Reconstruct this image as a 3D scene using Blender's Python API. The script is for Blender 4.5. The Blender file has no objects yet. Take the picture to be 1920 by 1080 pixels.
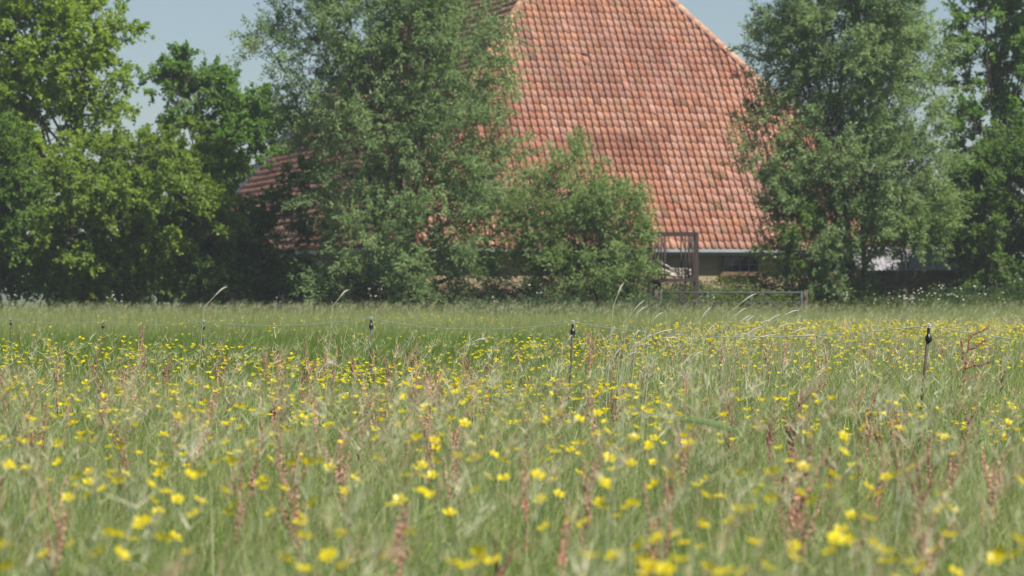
import bpy, math
import numpy as np
from mathutils import Vector, Matrix

S = bpy.context.scene
COL = S.collection
R = math.radians

# ------------------------------------------------------------------ camera
FPX = 6400.0            # focal length in pixels of the 1920 px wide photograph
CAMZ = 1.05
HOR = 545.0             # horizon row
cam_d = bpy.data.cameras.new('camera')
cam = bpy.data.objects.new('camera', cam_d); COL.objects.link(cam)
cam_d.sensor_width = 36.0
cam_d.lens = FPX / 1920 * 36
cam_d.clip_start = 0.1; cam_d.clip_end = 6000
cam.location = (0, 0, CAMZ)
cam.rotation_euler = (math.pi / 2 + math.atan((HOR - 540) / FPX), 0, 0)
cam_d.dof.use_dof = True
cam_d.dof.focus_distance = 22.0
cam_d.dof.aperture_fstop = 7.4
S.camera = cam

# ------------------------------------------------------------------ light
SUN_AZ, SUN_EL = 40.0, 54.0      # degrees to the right of "behind the camera", elevation
sd = Vector((math.sin(R(SUN_AZ)) * math.cos(R(SUN_EL)), -math.cos(R(SUN_AZ)) * math.cos(R(SUN_EL)), math.sin(R(SUN_EL))))
W = bpy.data.worlds.new('World'); S.world = W; W.use_nodes = True
nt = W.node_tree; nt.nodes.clear()
sky = nt.nodes.new('ShaderNodeTexSky'); sky.sky_type = 'NISHITA'; sky.sun_disc = False
sky.sun_elevation = R(SUN_EL)
sky.sun_rotation = math.atan2(sd.x, sd.y)
sky.air_density = 1.0; sky.dust_density = 0.4; sky.ozone_density = 3.6
bg = nt.nodes.new('ShaderNodeBackground'); bg.inputs['Strength'].default_value = 0.05
wo = nt.nodes.new('ShaderNodeOutputWorld')
nt.links.new(sky.outputs[0], bg.inputs[0]); nt.links.new(bg.outputs[0], wo.inputs[0])
sl = bpy.data.lights.new('sun', 'SUN'); sl.energy = 5.0; sl.angle = R(0.53); sl.color = (1.0, 0.955, 0.89)
so = bpy.data.objects.new('sun', sl); COL.objects.link(so)
so.rotation_euler = sd.to_track_quat('Z', 'Y').to_euler(); so.location = (20, -20, 40)
S.view_settings.view_transform = 'Standard'; S.view_settings.look = 'None'
S.view_settings.exposure = 0.76; S.view_settings.gamma = 1.0; S.view_settings.use_curve_mapping = False
S.render.engine = 'CYCLES'
S.cycles.max_bounces = 8; S.cycles.diffuse_bounces = 5; S.cycles.transmission_bounces = 5; S.cycles.volume_bounces = 0
S.cycles.transparent_max_bounces = 4; S.cycles.glossy_bounces = 2
S.cycles.use_denoising = True


def P(px, py, Y):
    """a point of the place, from where it shows in the photograph and how far away it stands"""
    return np.array([(px - 960) / FPX * Y, Y, CAMZ + (HOR - py) / FPX * Y])


# ------------------------------------------------------------------ helpers
def mesh(name, v, f, mats=(), smooth=False, cols=None, mi=None):
    me = bpy.data.meshes.new(name)
    me.from_pydata([tuple(map(float, p)) for p in v], [], [tuple(map(int, q)) for q in f])
    finish(me, mats, smooth, cols, mi)
    return me


def fast_mesh(name, v, loops, sizes, mats=(), smooth=False, cols=None, mi=None):
    me = bpy.data.meshes.new(name)
    v = np.asarray(v, np.float32); loops = np.asarray(loops, np.int32); sizes = np.asarray(sizes, np.int32)
    me.vertices.add(len(v)); me.vertices.foreach_set('co', v.ravel())
    me.loops.add(len(loops)); me.loops.foreach_set('vertex_index', loops)
    me.polygons.add(len(sizes))
    st = np.zeros(len(sizes), np.int32); st[1:] = np.cumsum(sizes)[:-1]
    me.polygons.foreach_set('loop_start', st)
    me.update(calc_edges=True)
    finish(me, mats, smooth, cols, mi)
    return me


def finish(me, mats, smooth, cols, mi):
    for m in mats: me.materials.append(m)
    if smooth: me.polygons.foreach_set('use_smooth', np.ones(len(me.polygons), bool))
    if mi is not None: me.polygons.foreach_set('material_index', np.asarray(mi, np.int32))
    if cols is not None:
        a = me.color_attributes.new('col', 'FLOAT_COLOR', 'POINT')
        c = np.ones((len(me.vertices), 4), np.float32); c[:, :3] = cols
        a.data.foreach_set('color', c.ravel())
    me.update()


def obj(name, me, parent=None, loc=None):
    o = bpy.data.objects.new(name, me); COL.objects.link(o)
    if parent is not None: o.parent = parent
    if loc is not None: o.location = loc
    return o


def tag(o, label=None, cat=None, group=None, kind=None):
    if label: o['label'] = label
    if cat: o['category'] = cat
    if group: o['group'] = group
    if kind: o['kind'] = kind
    return o


def thing(name, label, cat, loc=(0, 0, 0), group=None, rz=0.0):
    o = bpy.data.objects.new(name, None); COL.objects.link(o)
    o.empty_display_size = 0.1
    o.location = tuple(map(float, loc)); o.rotation_euler = (0, 0, rz)
    return tag(o, label, cat, group)


class MB:
    """collects boxes and tubes into one mesh, in the thing's own coordinates"""
    def __init__(s): s.v = []; s.f = []
    def add(s, v, f):
        b = len(s.v); s.v += [tuple(map(float, p)) for p in v]; s.f += [tuple(b + i for i in q) for q in f]
        return s
    def box(s, c, size, M=None):
        x, y, z = [d / 2 for d in size]
        q = [(-x, -y, -z), (x, -y, -z), (x, y, -z), (-x, y, -z), (-x, -y, z), (x, -y, z), (x, y, z), (-x, y, z)]
        if M is not None: q = [tuple(M @ Vector(p)) for p in q]
        q = [(p[0] + c[0], p[1] + c[1], p[2] + c[2]) for p in q]
        return s.add(q, [(0, 3, 2, 1), (4, 5, 6, 7), (0, 1, 5, 4), (1, 2, 6, 5), (2, 3, 7, 6), (3, 0, 4, 7)])
    def tube(s, pts, rad, n=6, caps=True):
        v, f = tube(pts, rad, n, caps); return s.add(v, f)
    def build(s, name, mat, parent, smooth=False):
        return obj(name, mesh(name, s.v, s.f, [mat], smooth), parent)


def tube(pts, rad, n=6, caps=True):
    pts = [Vector(tuple(map(float, p))) for p in pts]
    if not hasattr(rad, '__len__'): rad = [rad] * len(pts)
    v = []; f = []
    t0 = (pts[1] - pts[0]).normalized()
    a = t0.orthogonal().normalized()
    for i, p in enumerate(pts):
        t = (pts[min(i + 1, len(pts) - 1)] - pts[max(i - 1, 0)])
        t = t.normalized() if t.length > 1e-9 else t0
        a = (a - t * a.dot(t)); a = a.normalized() if a.length > 1e-6 else t.orthogonal().normalized()
        b = t.cross(a)
        for k in range(n):
            w = 2 * math.pi * k / n
            v.append(p + (a * math.cos(w) + b * math.sin(w)) * rad[i])
    for i in range(len(pts) - 1):
        for k in range(n):
            f.append((i * n + k, i * n + (k + 1) % n, (i + 1) * n + (k + 1) % n, (i + 1) * n + k))
    if caps:
        f.append(tuple(range(n - 1, -1, -1))); m = (len(pts) - 1) * n
        f.append(tuple(range(m, m + n)))
    return v, f


# ------------------------------------------------------------------ materials
def new_mat(name):
    m = bpy.data.materials.new(name); m.use_nodes = True
    n = m.node_tree; n.nodes.clear()
    out = n.nodes.new('ShaderNodeOutputMaterial')
    p = n.nodes.new('ShaderNodeBsdfPrincipled'); n.links.new(p.outputs[0], out.inputs[0])
    return m, n, p, out


def plain(name, c, rough=0.6, metal=0.0, var=0.25, scale=8.0, bump=0.0, c2=None):
    m, n, p, out = new_mat(name)
    tc = n.nodes.new('ShaderNodeTexCoord')
    no = n.nodes.new('ShaderNodeTexNoise'); no.inputs['Scale'].default_value = scale; no.inputs['Detail'].default_value = 5
    n.links.new(tc.outputs['Object'], no.inputs['Vector'])
    r = n.nodes.new('ShaderNodeValToRGB')
    r.color_ramp.elements[0].position = 0.3; r.color_ramp.elements[1].position = 0.7
    r.color_ramp.elements[0].color = (*[x * (1 - var) for x in c], 1)
    r.color_ramp.elements[1].color = (*(c2 or [min(1, x * (1 + var)) for x in c]), 1)
    n.links.new(no.outputs[0], r.inputs[0]); n.links.new(r.outputs[0], p.inputs['Base Color'])
    p.inputs['Roughness'].default_value = rough; p.inputs['Metallic'].default_value = metal
    if bump:
        b = n.nodes.new('ShaderNodeBump'); b.inputs['Strength'].default_value = bump; b.inputs['Distance'].default_value = 0.02
        n.links.new(no.outputs[0], b.inputs['Height']); n.links.new(b.outputs[0], p.inputs['Normal'])
    return m


def leafy(name, trans=0.4, rough=0.5, under=None, spec=0.3):
    """leaf or blade: colour from the mesh, some light passes through, underside can be paler"""
    m, n, p, out = new_mat(name)
    at = n.nodes.new('ShaderNodeVertexColor'); at.layer_name = 'col'
    colour = at.outputs['Color']
    if under:
        g = n.nodes.new('ShaderNodeNewGeometry')
        mx = n.nodes.new('ShaderNodeMixRGB'); mx.inputs['Color2'].default_value = (*under, 1)
        mu = n.nodes.new('ShaderNodeMath'); mu.operation = 'MULTIPLY'; mu.inputs[1].default_value = 0.6
        n.links.new(g.outputs['Backfacing'], mu.inputs[0]); n.links.new(mu.outputs[0], mx.inputs['Fac'])
        n.links.new(colour, mx.inputs['Color1']); colour = mx.outputs[0]
    n.links.new(colour, p.inputs['Base Color'])
    p.inputs['Roughness'].default_value = rough
    p.inputs['Specular IOR Level'].default_value = spec
    tr = n.nodes.new('ShaderNodeBsdfTranslucent')
    hs = n.nodes.new('ShaderNodeHueSaturation'); hs.inputs['Saturation'].default_value = 1.15; hs.inputs['Value'].default_value = 1.3
    n.links.new(at.outputs['Color'], hs.inputs['Color']); n.links.new(hs.outputs[0], tr.inputs[0])
    ms = n.nodes.new('ShaderNodeMixShader'); ms.inputs[0].default_value = trans
    n.links.new(p.outputs[0], ms.inputs[1]); n.links.new(tr.outputs[0], ms.inputs[2])
    n.links.new(ms.outputs[0], out.inputs[0])
    return m


def vcol(name, rough=0.8, spec=0.3, noise=0.0, scale=30):
    m, n, p, out = new_mat(name)
    at = n.nodes.new('ShaderNodeVertexColor'); at.layer_name = 'col'
    c = at.outputs['Color']
    if noise:
        g = n.nodes.new('ShaderNodeNewGeometry')
        no = n.nodes.new('ShaderNodeTexNoise'); no.inputs['Scale'].default_value = scale; no.inputs['Detail'].default_value = 4
        n.links.new(g.outputs['Position'], no.inputs['Vector'])
        mr = n.nodes.new('ShaderNodeMapRange'); mr.inputs[1].default_value = .3; mr.inputs[2].default_value = .7
        mr.inputs[3].default_value = 1 - noise; mr.inputs[4].default_value = 1 + noise
        n.links.new(no.outputs[0], mr.inputs[0])
        hs = n.nodes.new('ShaderNodeHueSaturation'); n.links.new(mr.outputs[0], hs.inputs['Value']); n.links.new(c, hs.inputs['Color'])
        c = hs.outputs[0]
    n.links.new(c, p.inputs['Base Color']); p.inputs['Roughness'].default_value = rough
    p.inputs['Specular IOR Level'].default_value = spec
    return m


M = {}
M['grass'] = leafy('grass_blades', 0.42, 0.5)
M['leaf'] = leafy('broad_leaves', 0.55, 0.6, spec=0.15)
M['willow'] = leafy('willow_leaves', 0.48, 0.55, under=(0.24, 0.32, 0.18), spec=0.2)
M['petal'] = leafy('buttercup_petals', 0.45, 0.35)
M['sorrel'] = vcol('sorrel_seed', 0.7)
M['bark'] = plain('bark', (0.085, 0.07, 0.05), 0.9, var=0.45, scale=6, bump=0.6)
M['tile'] = vcol('clay_tile', 0.75, 0.3, noise=0.16, scale=9)
M['underlay'] = plain('roof_boarding', (0.16, 0.075, 0.045), 0.9)
M['slate'] = plain('grey_sheet', (0.055, 0.06, 0.07), 0.9, var=0.2, scale=3)
M['gutter'] = plain('zinc_gutter', (0.28, 0.30, 0.29), 0.5, var=0.12, scale=4)
M['galv'] = plain('galvanised_steel', (0.06, 0.072, 0.07), 0.85, 0.0, var=0.2, scale=10)
M['rust'] = plain('rusted_steel', (0.04, 0.025, 0.02), 0.85, var=0.45, scale=14, bump=0.3)
M['wood'] = plain('weathered_wood', (0.34, 0.29, 0.24), 0.85, var=0.4, scale=7, bump=0.4)
M['black'] = plain('black_plastic', (0.016, 0.017, 0.02), 0.35, var=0.2)
M['rod'] = plain('rod_rust', (0.05, 0.032, 0.022), 0.7, var=0.3, scale=40)
M['white'] = plain('white_plastic', (0.6, 0.62, 0.6), 0.5, var=0.1)
M['wire'] = plain('poly_wire', (0.52, 0.58, 0.56), 0.6, var=0.15, scale=60)
M['paint'] = plain('white_paint', (0.62, 0.62, 0.58), 0.6, var=0.15, scale=12)
M['pane'] = plain('window_glass', (0.012, 0.014, 0.017), 0.08, var=0.2)
M['lintel'] = plain('brick_lintel', (0.36, 0.15, 0.08), 0.85, var=0.2)
M['shedroof'] = plain('cement_sheet', (0.26, 0.25, 0.26), 0.8, var=0.2, scale=4)
M['shedwall'] = plain('dark_boards', (0.13, 0.095, 0.06), 0.85, var=0.3, scale=6)

m, n, p, out = new_mat('yellow_brick')
tc = n.nodes.new('ShaderNodeTexCoord')
mp = n.nodes.new('ShaderNodeMapping'); mp.inputs['Rotation'].default_value = (R(90), 0, 0)
n.links.new(tc.outputs['Object'], mp.inputs['Vector'])
br = n.nodes.new('ShaderNodeTexBrick')
br.inputs['Color1'].default_value = (0.34, 0.245, 0.135, 1); br.inputs['Color2'].default_value = (0.40, 0.285, 0.16, 1)
br.inputs['Mortar'].default_value = (0.25, 0.23, 0.19, 1); br.inputs['Scale'].default_value = 1.0
br.inputs['Brick Width'].default_value = 0.22; br.inputs['Row Height'].default_value = 0.06; br.inputs['Mortar Size'].default_value = 0.006
n.links.new(mp.outputs[0], br.inputs['Vector']); n.links.new(br.outputs['Color'], p.inputs['Base Color']); p.inputs['Roughness'].default_value = 0.9
M['brick'] = m

m, n, p, out = new_mat('field_soil')
tc = n.nodes.new('ShaderNodeTexCoord')
no = n.nodes.new('ShaderNodeTexNoise'); no.inputs['Scale'].default_value = 1.5; no.inputs['Detail'].default_value = 8
n.links.new(tc.outputs['Object'], no.inputs['Vector'])
r = n.nodes.new('ShaderNodeValToRGB'); r.color_ramp.elements[0].position = .3; r.color_ramp.elements[1].position = .7
r.color_ramp.elements[0].color = (0.045, 0.065, 0.022, 1); r.color_ramp.elements[1].color = (0.095, 0.115, 0.04, 1)
n.links.new(no.outputs[0], r.inputs[0]); n.links.new(r.outputs[0], p.inputs['Base Color']); p.inputs['Roughness'].default_value = 0.95
M['soil'] = m

# ------------------------------------------------------------------ ground
gv = []; gf = []
xs = [-3000, -400, -100, -40, -15, 0, 15, 40, 100, 400, 3000]; ys = [-60, -10, 0, 20, 45, 75, 105, 150, 400, 1200, 4000]
for y in ys:
    for x in xs: gv.append((x, y, 0))
nx = len(xs)
for j in range(len(ys) - 1):
    for i in range(nx - 1): gf.append((j * nx + i, j * nx + i + 1, (j + 1) * nx + i + 1, (j + 1) * nx + i))
ground = obj('ground', mesh('ground', gv, gf, [M['soil']]))
tag(ground, 'flat meadow ground under the grass', 'ground', kind='structure')


# ------------------------------------------------------------------ smooth 2-D noise for patches
class Noise2:
    def __init__(s, seed, n=64):
        s.g = np.random.default_rng(seed).random((n, n)); s.n = n
    def __call__(s, x, y, scale=1.0):
        x = np.asarray(x) * scale; y = np.asarray(y) * scale
        xi = np.floor(x).astype(int); yi = np.floor(y).astype(int); fx = x - xi; fy = y - yi
        fx = fx * fx * (3 - 2 * fx); fy = fy * fy * (3 - 2 * fy); n = s.n; g = s.g
        return ((g[xi % n, yi % n] * (1 - fx) + g[(xi + 1) % n, yi % n] * fx) * (1 - fy)
                + (g[xi % n, (yi + 1) % n] * (1 - fx) + g[(xi + 1) % n, (yi + 1) % n] * fx) * fy)


N1, N2, N3 = Noise2(1), Noise2(2), Noise2(3)


# ------------------------------------------------------------------ farmhouse
TH, PH, BW = R(15.0), R(50.5), 19.0
FLc = np.array([-4.5, 105.0, 2.37])
ux = np.array([math.cos(TH), math.sin(TH), 0]); bk = np.array([-math.sin(TH), math.cos(TH), 0]); uz = np.array([0, 0, 1.0])
RIDGE = 19.0
HALF = BW / 2; RH = HALF * math.tan(PH); DEPTH = BW + RIDGE
base = FLc + ux * HALF + bk * DEPTH / 2; base = np.array([base[0], base[1], 0])
barn = thing('farmhouse', 'large brick farmhouse barn with steep orange clay tile hipped roof behind the willows', 'farmhouse', base)
L0 = FLc - base                                   # front left eave corner, local


def loc(a, b, h):
    return L0 + ux * a + bk * b + uz * h


apex1 = loc(HALF, HALF, RH); apex2 = loc(HALF, HALF + RIDGE, RH)
cFL, cFR, cBL, cBR = loc(0, 0, 0), loc(BW, 0, 0), loc(0, DEPTH, 0), loc(BW, DEPTH, 0)
roof_front = obj('roof', mesh('roof', [cFL, cFR, apex1], [(0, 1, 2)], [M['underlay']]), barn)
roof_left = obj('roof', mesh('roof', [cFL, apex1, apex2, cBL], [(0, 1, 2, 3)], [M['underlay']]), barn)
roof_back = obj('roof', mesh('roof', [cFR, cBR, apex2, apex1, cBL], [(0, 1, 2, 3), (1, 4, 2)], [M['slate']]), barn)

TW, TE, TL = 0.228, 0.322, 0.40       # tile cover width, exposed length, whole length


def tile_geo():
    us = np.array([0, .07, .15, .27, .45, .65, .85, 1.08])
    prof = np.array([-.030, .010, .044, .054, .036, .002, -.022, -.032])
    v = []; f = []
    for j, (vv, lift) in enumerate(((0.0, 0.022), (TL, 0.0))):
        for u, h in zip(us, prof): v.append((u * TW, vv, h + 0.035 + lift))
    for u, h in zip(us, prof): v.append((u * TW, 0.004, h + 0.035 + 0.022 - 0.016))
    k = len(us)
    for i in range(k - 1):
        f.append((i, i + 1, k + i + 1, k + i)); f.append((2 * k + i, 2 * k + i + 1, i + 1, i))
    return np.array(v), f


TV, TF = tile_geo()
rng = np.random.default_rng(11)


def tile_tint(x, y, r):
    """fired-clay colours: peach, red, mauve grey, a little lichen; grouped in patches as relaid over the years"""
    a = N1(x, y, 0.35); b = N2(x, y, 0.8)
    peach = np.array([0.53, 0.28, 0.17]); red = np.array([0.36, 0.155, 0.10]); mauve = np.array([0.41, 0.25, 0.20])
    lich = np.array([0.33, 0.25, 0.12]); dark = np.array([0.10, 0.085, 0.07])
    w = r.random()
    t = np.clip(2.2 * (.6 * a + .4 * b) - .7, 0, 1) * .7 + .3 * w
    c = red * (1 - t) + peach * t
    if r.random() < 0.12 + 0.5 * (N3(x, y, .45) > .55): c = c * .5 + mauve * .5
    q = r.random()
    if q < .03: c = c * .6 + lich * .4
    elif q < .034: c = c * .5 + dark * .5
    streak = np.clip((N3(x * 2.6 + 11, y * .22, 1.0) - .52) * 2.4, 0, 1)      # long rain stains down the slope
    pale = np.clip((N2(x * .5 + 5, y * .5 + 2, .6) - .6) * 3, 0, 1)
    c = c * (1 - .30 * streak) * (1 - .35 * pale) + np.array([.46, .35, .29]) * .35 * pale
    return c * r.uniform(.84, 1.04) * np.array([.89, .84, .82])


def face_tiles(o, eu, ev, nrm, W_, inside):
    """positions of the tiles of one roof face"""
    out_ = []
    nrow = int(RH / math.sin(PH) / TE) + 1; ncol = int(W_ / TW) + 1
    for r_ in range(nrow):
        for c_ in range(ncol):
            a = c_ * TW; b = r_ * TE
            if inside(a + TW / 2, b + TE / 2): out_.append((r_, c_, o + eu * a + ev * (b - 0.06)))
    return out_


SLOPE = RH / math.sin(PH)
evF = bk * math.cos(PH) + uz * math.sin(PH); nF = np.cross(ux, evF)
front = face_tiles(cFL, ux, evF, nF, BW, lambda a, b: b < SLOPE and a > HALF * b / SLOPE - .02 and a < BW - HALF * b / SLOPE + .02)
evL = ux * math.cos(PH) + uz * math.sin(PH); euL = -bk; nL = np.cross(euL, evL)
left = face_tiles(cBL, euL, evL, nL, DEPTH, lambda a, b: b < SLOPE and a > HALF * b / SLOPE + 3.0 and a < DEPTH - HALF * b / SLOPE + .02)


def proj(p):
    q = p + base
    return 960 + FPX * q[0] / q[1], HOR - FPX * (q[2] - CAMZ) / q[1]


def open_view(x, y):
    return (y < 262 and 1010 < x < 1385) or (262 <= y < 462 and 1240 < x < 1395 and not (y > 425 and x < 1310))


cand = [t for t in front if open_view(*proj(t[2]))]
cand.sort(key=lambda t: (t[0], t[1])); single = set((t[0], t[1]) for t in cand[:300])
variants = []
for k in range(28):
    r2 = np.random.default_rng(500 + k)
    variants.append(mesh('roof_tile', TV, TF, [M['tile']], True, np.tile(tile_tint(r2.random() * 20, r2.random() * 20, r2), (len(TV), 1))))


def tile_matrix(p, eu, ev, nr, r):
    a = r.normal(0, .012)
    if r.random() < .012: a += r.normal(0, .07); p = p - ev * abs(r.normal(0, .06))     # slipped tile
    e1 = eu * math.cos(a) + ev * math.sin(a); e2 = -eu * math.sin(a) + ev * math.cos(a)
    ua, va = float(np.dot(p, eu)), float(np.dot(p, ev))
    p = p + nr * (r.normal(0, .005) + .05 * (N1(ua + 40, va + 40, .35) - .5)) + ev * (r.normal(0, .004) + .025 * (N2(ua + 40, va + 40, .3) - .5))
    return e1, e2, nr, p


def joined_tiles(tiles, eu, ev, nr, parent, name):
    vs = []; cs = []; lo = []; n0 = 0
    tf = np.array(TF)
    for r_, c_, p in tiles:
        e1, e2, e3, q = tile_matrix(p, eu, ev, nr, rng)
        vs.append(q + TV[:, :1] * e1 + TV[:, 1:2] * e2 + TV[:, 2:] * e3)
        cs.append(np.tile(tile_tint(c_ * TW, r_ * TE, rng), (len(TV), 1)))
        lo.append((tf + n0).ravel()); n0 += len(TV)
    me = fast_mesh(name, np.concatenate(vs), np.concatenate(lo), np.full(len(tiles) * len(TF), 4), [M['tile']], True, np.concatenate(cs))
    return tag(obj(name, me, parent), kind='stuff')


joined_tiles([t for t in front if (t[0], t[1]) not in single], ux, evF, nF, roof_front, 'roof_tile_field')
joined_tiles(left, euL, evL, nL, roof_left, 'roof_tile_field')
for r_, c_, p in front:
    if (r_, c_) in single:
        e1, e2, e3, q = tile_matrix(p, ux, evF, nF, rng)
        o = obj('roof_tile', variants[int(rng.integers(len(variants)))], roof_front)
        o.matrix_local = Matrix(((e1[0], e2[0], e3[0], q[0]), (e1[1], e2[1], e3[1], q[1]), (e1[2], e2[2], e3[2], q[2]), (0, 0, 0, 1)))
# hip tiles: half-round clay caps, each overlapping the one below
hv = []; hf = []
for j, (x, rr) in enumerate(((0, .145), (.43, .115))):
    for k in range(7):
        w = math.pi * k / 6
        hv.append((x, math.cos(w) * rr, math.sin(w) * rr))
for k in range(6): hf.append((k, k + 1, 8 + k, 7 + k))
hf.append(tuple(range(6, -1, -1)))
hipmesh = [mesh('hip_tile', hv, hf, [M['tile']], True, np.tile(np.array(c), (len(hv), 1))) for c in
           ((.42, .24, .155), (.38, .205, .135), (.46, .28, .19), (.36, .21, .16))]


def hip(a, b, parent, n_a, n_b):
    d = b - a; L = np.linalg.norm(d); d = d / L
    up = n_a + n_b; up = up - d * np.dot(up, d); up /= np.linalg.norm(up)
    sd_ = np.cross(up, d)
    for k in range(int(L / .37)):
        q = a + d * (k * .37) + up * 0.03
        o = obj('hip_tile', hipmesh[int(rng.integers(4))], parent)
        o.matrix_local = Matrix(((d[0], sd_[0], up[0], q[0]), (d[1], sd_[1], up[1], q[1]), (d[2], sd_[2], up[2], q[2]), (0, 0, 0, 1)))


nR = np.cross(bk, -ux * math.cos(PH) + uz * math.sin(PH))
hip(cFL, apex1, roof_front, nF, nL); hip(cFR, apex1, roof_front, nF, nR)
# grey sheets along the far edge of the left slope
mb = MB(); hipb = lambda t, off: cBL + (apex2 - cBL) * t + euL * off + nL * .06
sheets = 14
for k in range(sheets):
    t0_, t1_ = k / sheets, (k + .97) / sheets
    mb = MB(); lift = nL * .01 * (k % 2)
    mb.add([hipb(t0_, 0) + lift, hipb(t0_, 3.1) + lift, hipb(t1_, 3.1) + lift, hipb(t1_, 0) + lift], [(0, 1, 2, 3)])
    sh = mb.build('roof_sheet', M['slate'], roof_left)

# walls
ins = .38
wl = [loc(ins, ins, 0), loc(BW - ins, ins, 0), loc(BW - ins, DEPTH - ins, 0), loc(ins, DEPTH - ins, 0)]
wv = [np.array([q[0], q[1], 0 - .05]) for q in wl] + [np.array([q[0], q[1], L0[2] + .3]) for q in wl]
wall = obj('wall', mesh('wall', wv, [(0, 1, 5, 4), (1, 2, 6, 5), (2, 3, 7, 6), (3, 0, 4, 7)], [M['brick']]), barn)
RZ = Matrix.Rotation(TH, 3, 'Z')
# gutter with fascia on the front and the left side
for a, b in ((cFL, cFR), (cFL, cBL)):
    c = (a + b) / 2; L = np.linalg.norm(b - a)
    ang = math.atan2((b - a)[1], (b - a)[0]); MZ = Matrix.Rotation(ang, 3, 'Z')
    inward = (bk if a is cFL and b is cFR else ux)
    g = MB().box(c - uz * .055 - inward * .05, (L + .1, .13, .10), MZ)
    g.box(c - uz * .13 + inward * .06, (L, .03, .16), MZ)
    gut = g.build('gutter', M['gutter'], barn)
    if b is cFR:
        for q in (6.2, 13.3):
            br_ = MB().box(loc(q, .12, -.22), (.08, .3, .1), RZ).build('gutter_bracket', M['paint'], gut)


def barn_window(a, w, h, zb):
    f = MB(); c = loc(a, ins - .02, 0)
    ctr = np.array([c[0], c[1], zb + h / 2])
    win = MB().box(ctr, (w, .06, h), RZ).build('window', M['pane'], barn)
    fr = MB()
    for s in (-1, 1):
        fr.box(ctr + ux * s * w / 2 - bk * .045, (.06, .05, h), RZ); fr.box(ctr + uz * s * h / 2 - bk * .045, (w + .06, .052, .055), RZ)
    fr.build('window_frame', M['shedwall'], win)
    for k in (-1, 0, 1): MB().box(ctr + ux * k * w / 4 - bk * .042, (.022, .03, h), RZ).build('glazing_bar', M['shedroof'], win)
    MB().box(ctr - bk * .042, (w, .028, .022), RZ).build('glazing_bar', M['shedroof'], win)
    MB().box(ctr + uz * (h / 2 + .1) - bk * .02, (w + .25, .07, .11), RZ).build('lintel', M['lintel'], win)
    MB().box(ctr - uz * (h / 2 + .06) - bk * .05, (w + .2, .14, .07), RZ).build('window_sill', M['underlay'], win)


barn_window(12.25, 1.15, .52, 1.62)
barn_window(8.6, 1.15, .52, 1.62)
barn_window(15.8, 1.15, .52, 1.62)


# ------------------------------------------------------------------ trees
def unit(a): return a / np.maximum(np.linalg.norm(a, axis=-1, keepdims=True), 1e-9)


def leaf_mesh(name, pos, d, ln, wd, cols, mat, rg, n_bias=None):
    """kite-shaped leaves, one face each"""
    n = len(pos)
    rv = unit(rg.normal(size=(n, 3)) + (0 if n_bias is None else n_bias))
    side = unit(np.cross(d, rv)); nr = np.cross(side, d)
    ln = ln[:, None]; wd = wd[:, None]
    v = np.empty((n, 4, 3), np.float32)
    v[:, 0] = pos; v[:, 2] = pos + d * ln - nr * ln * .12
    mid = pos + d * ln * .45 + nr * ln * .05
    v[:, 1] = mid + side * wd * .5; v[:, 3] = mid - side * wd * .5
    return fast_mesh(name, v.reshape(-1, 3), np.arange(n * 4), np.full(n, 4), [mat], False, np.repeat(cols, 4, axis=0))


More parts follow.
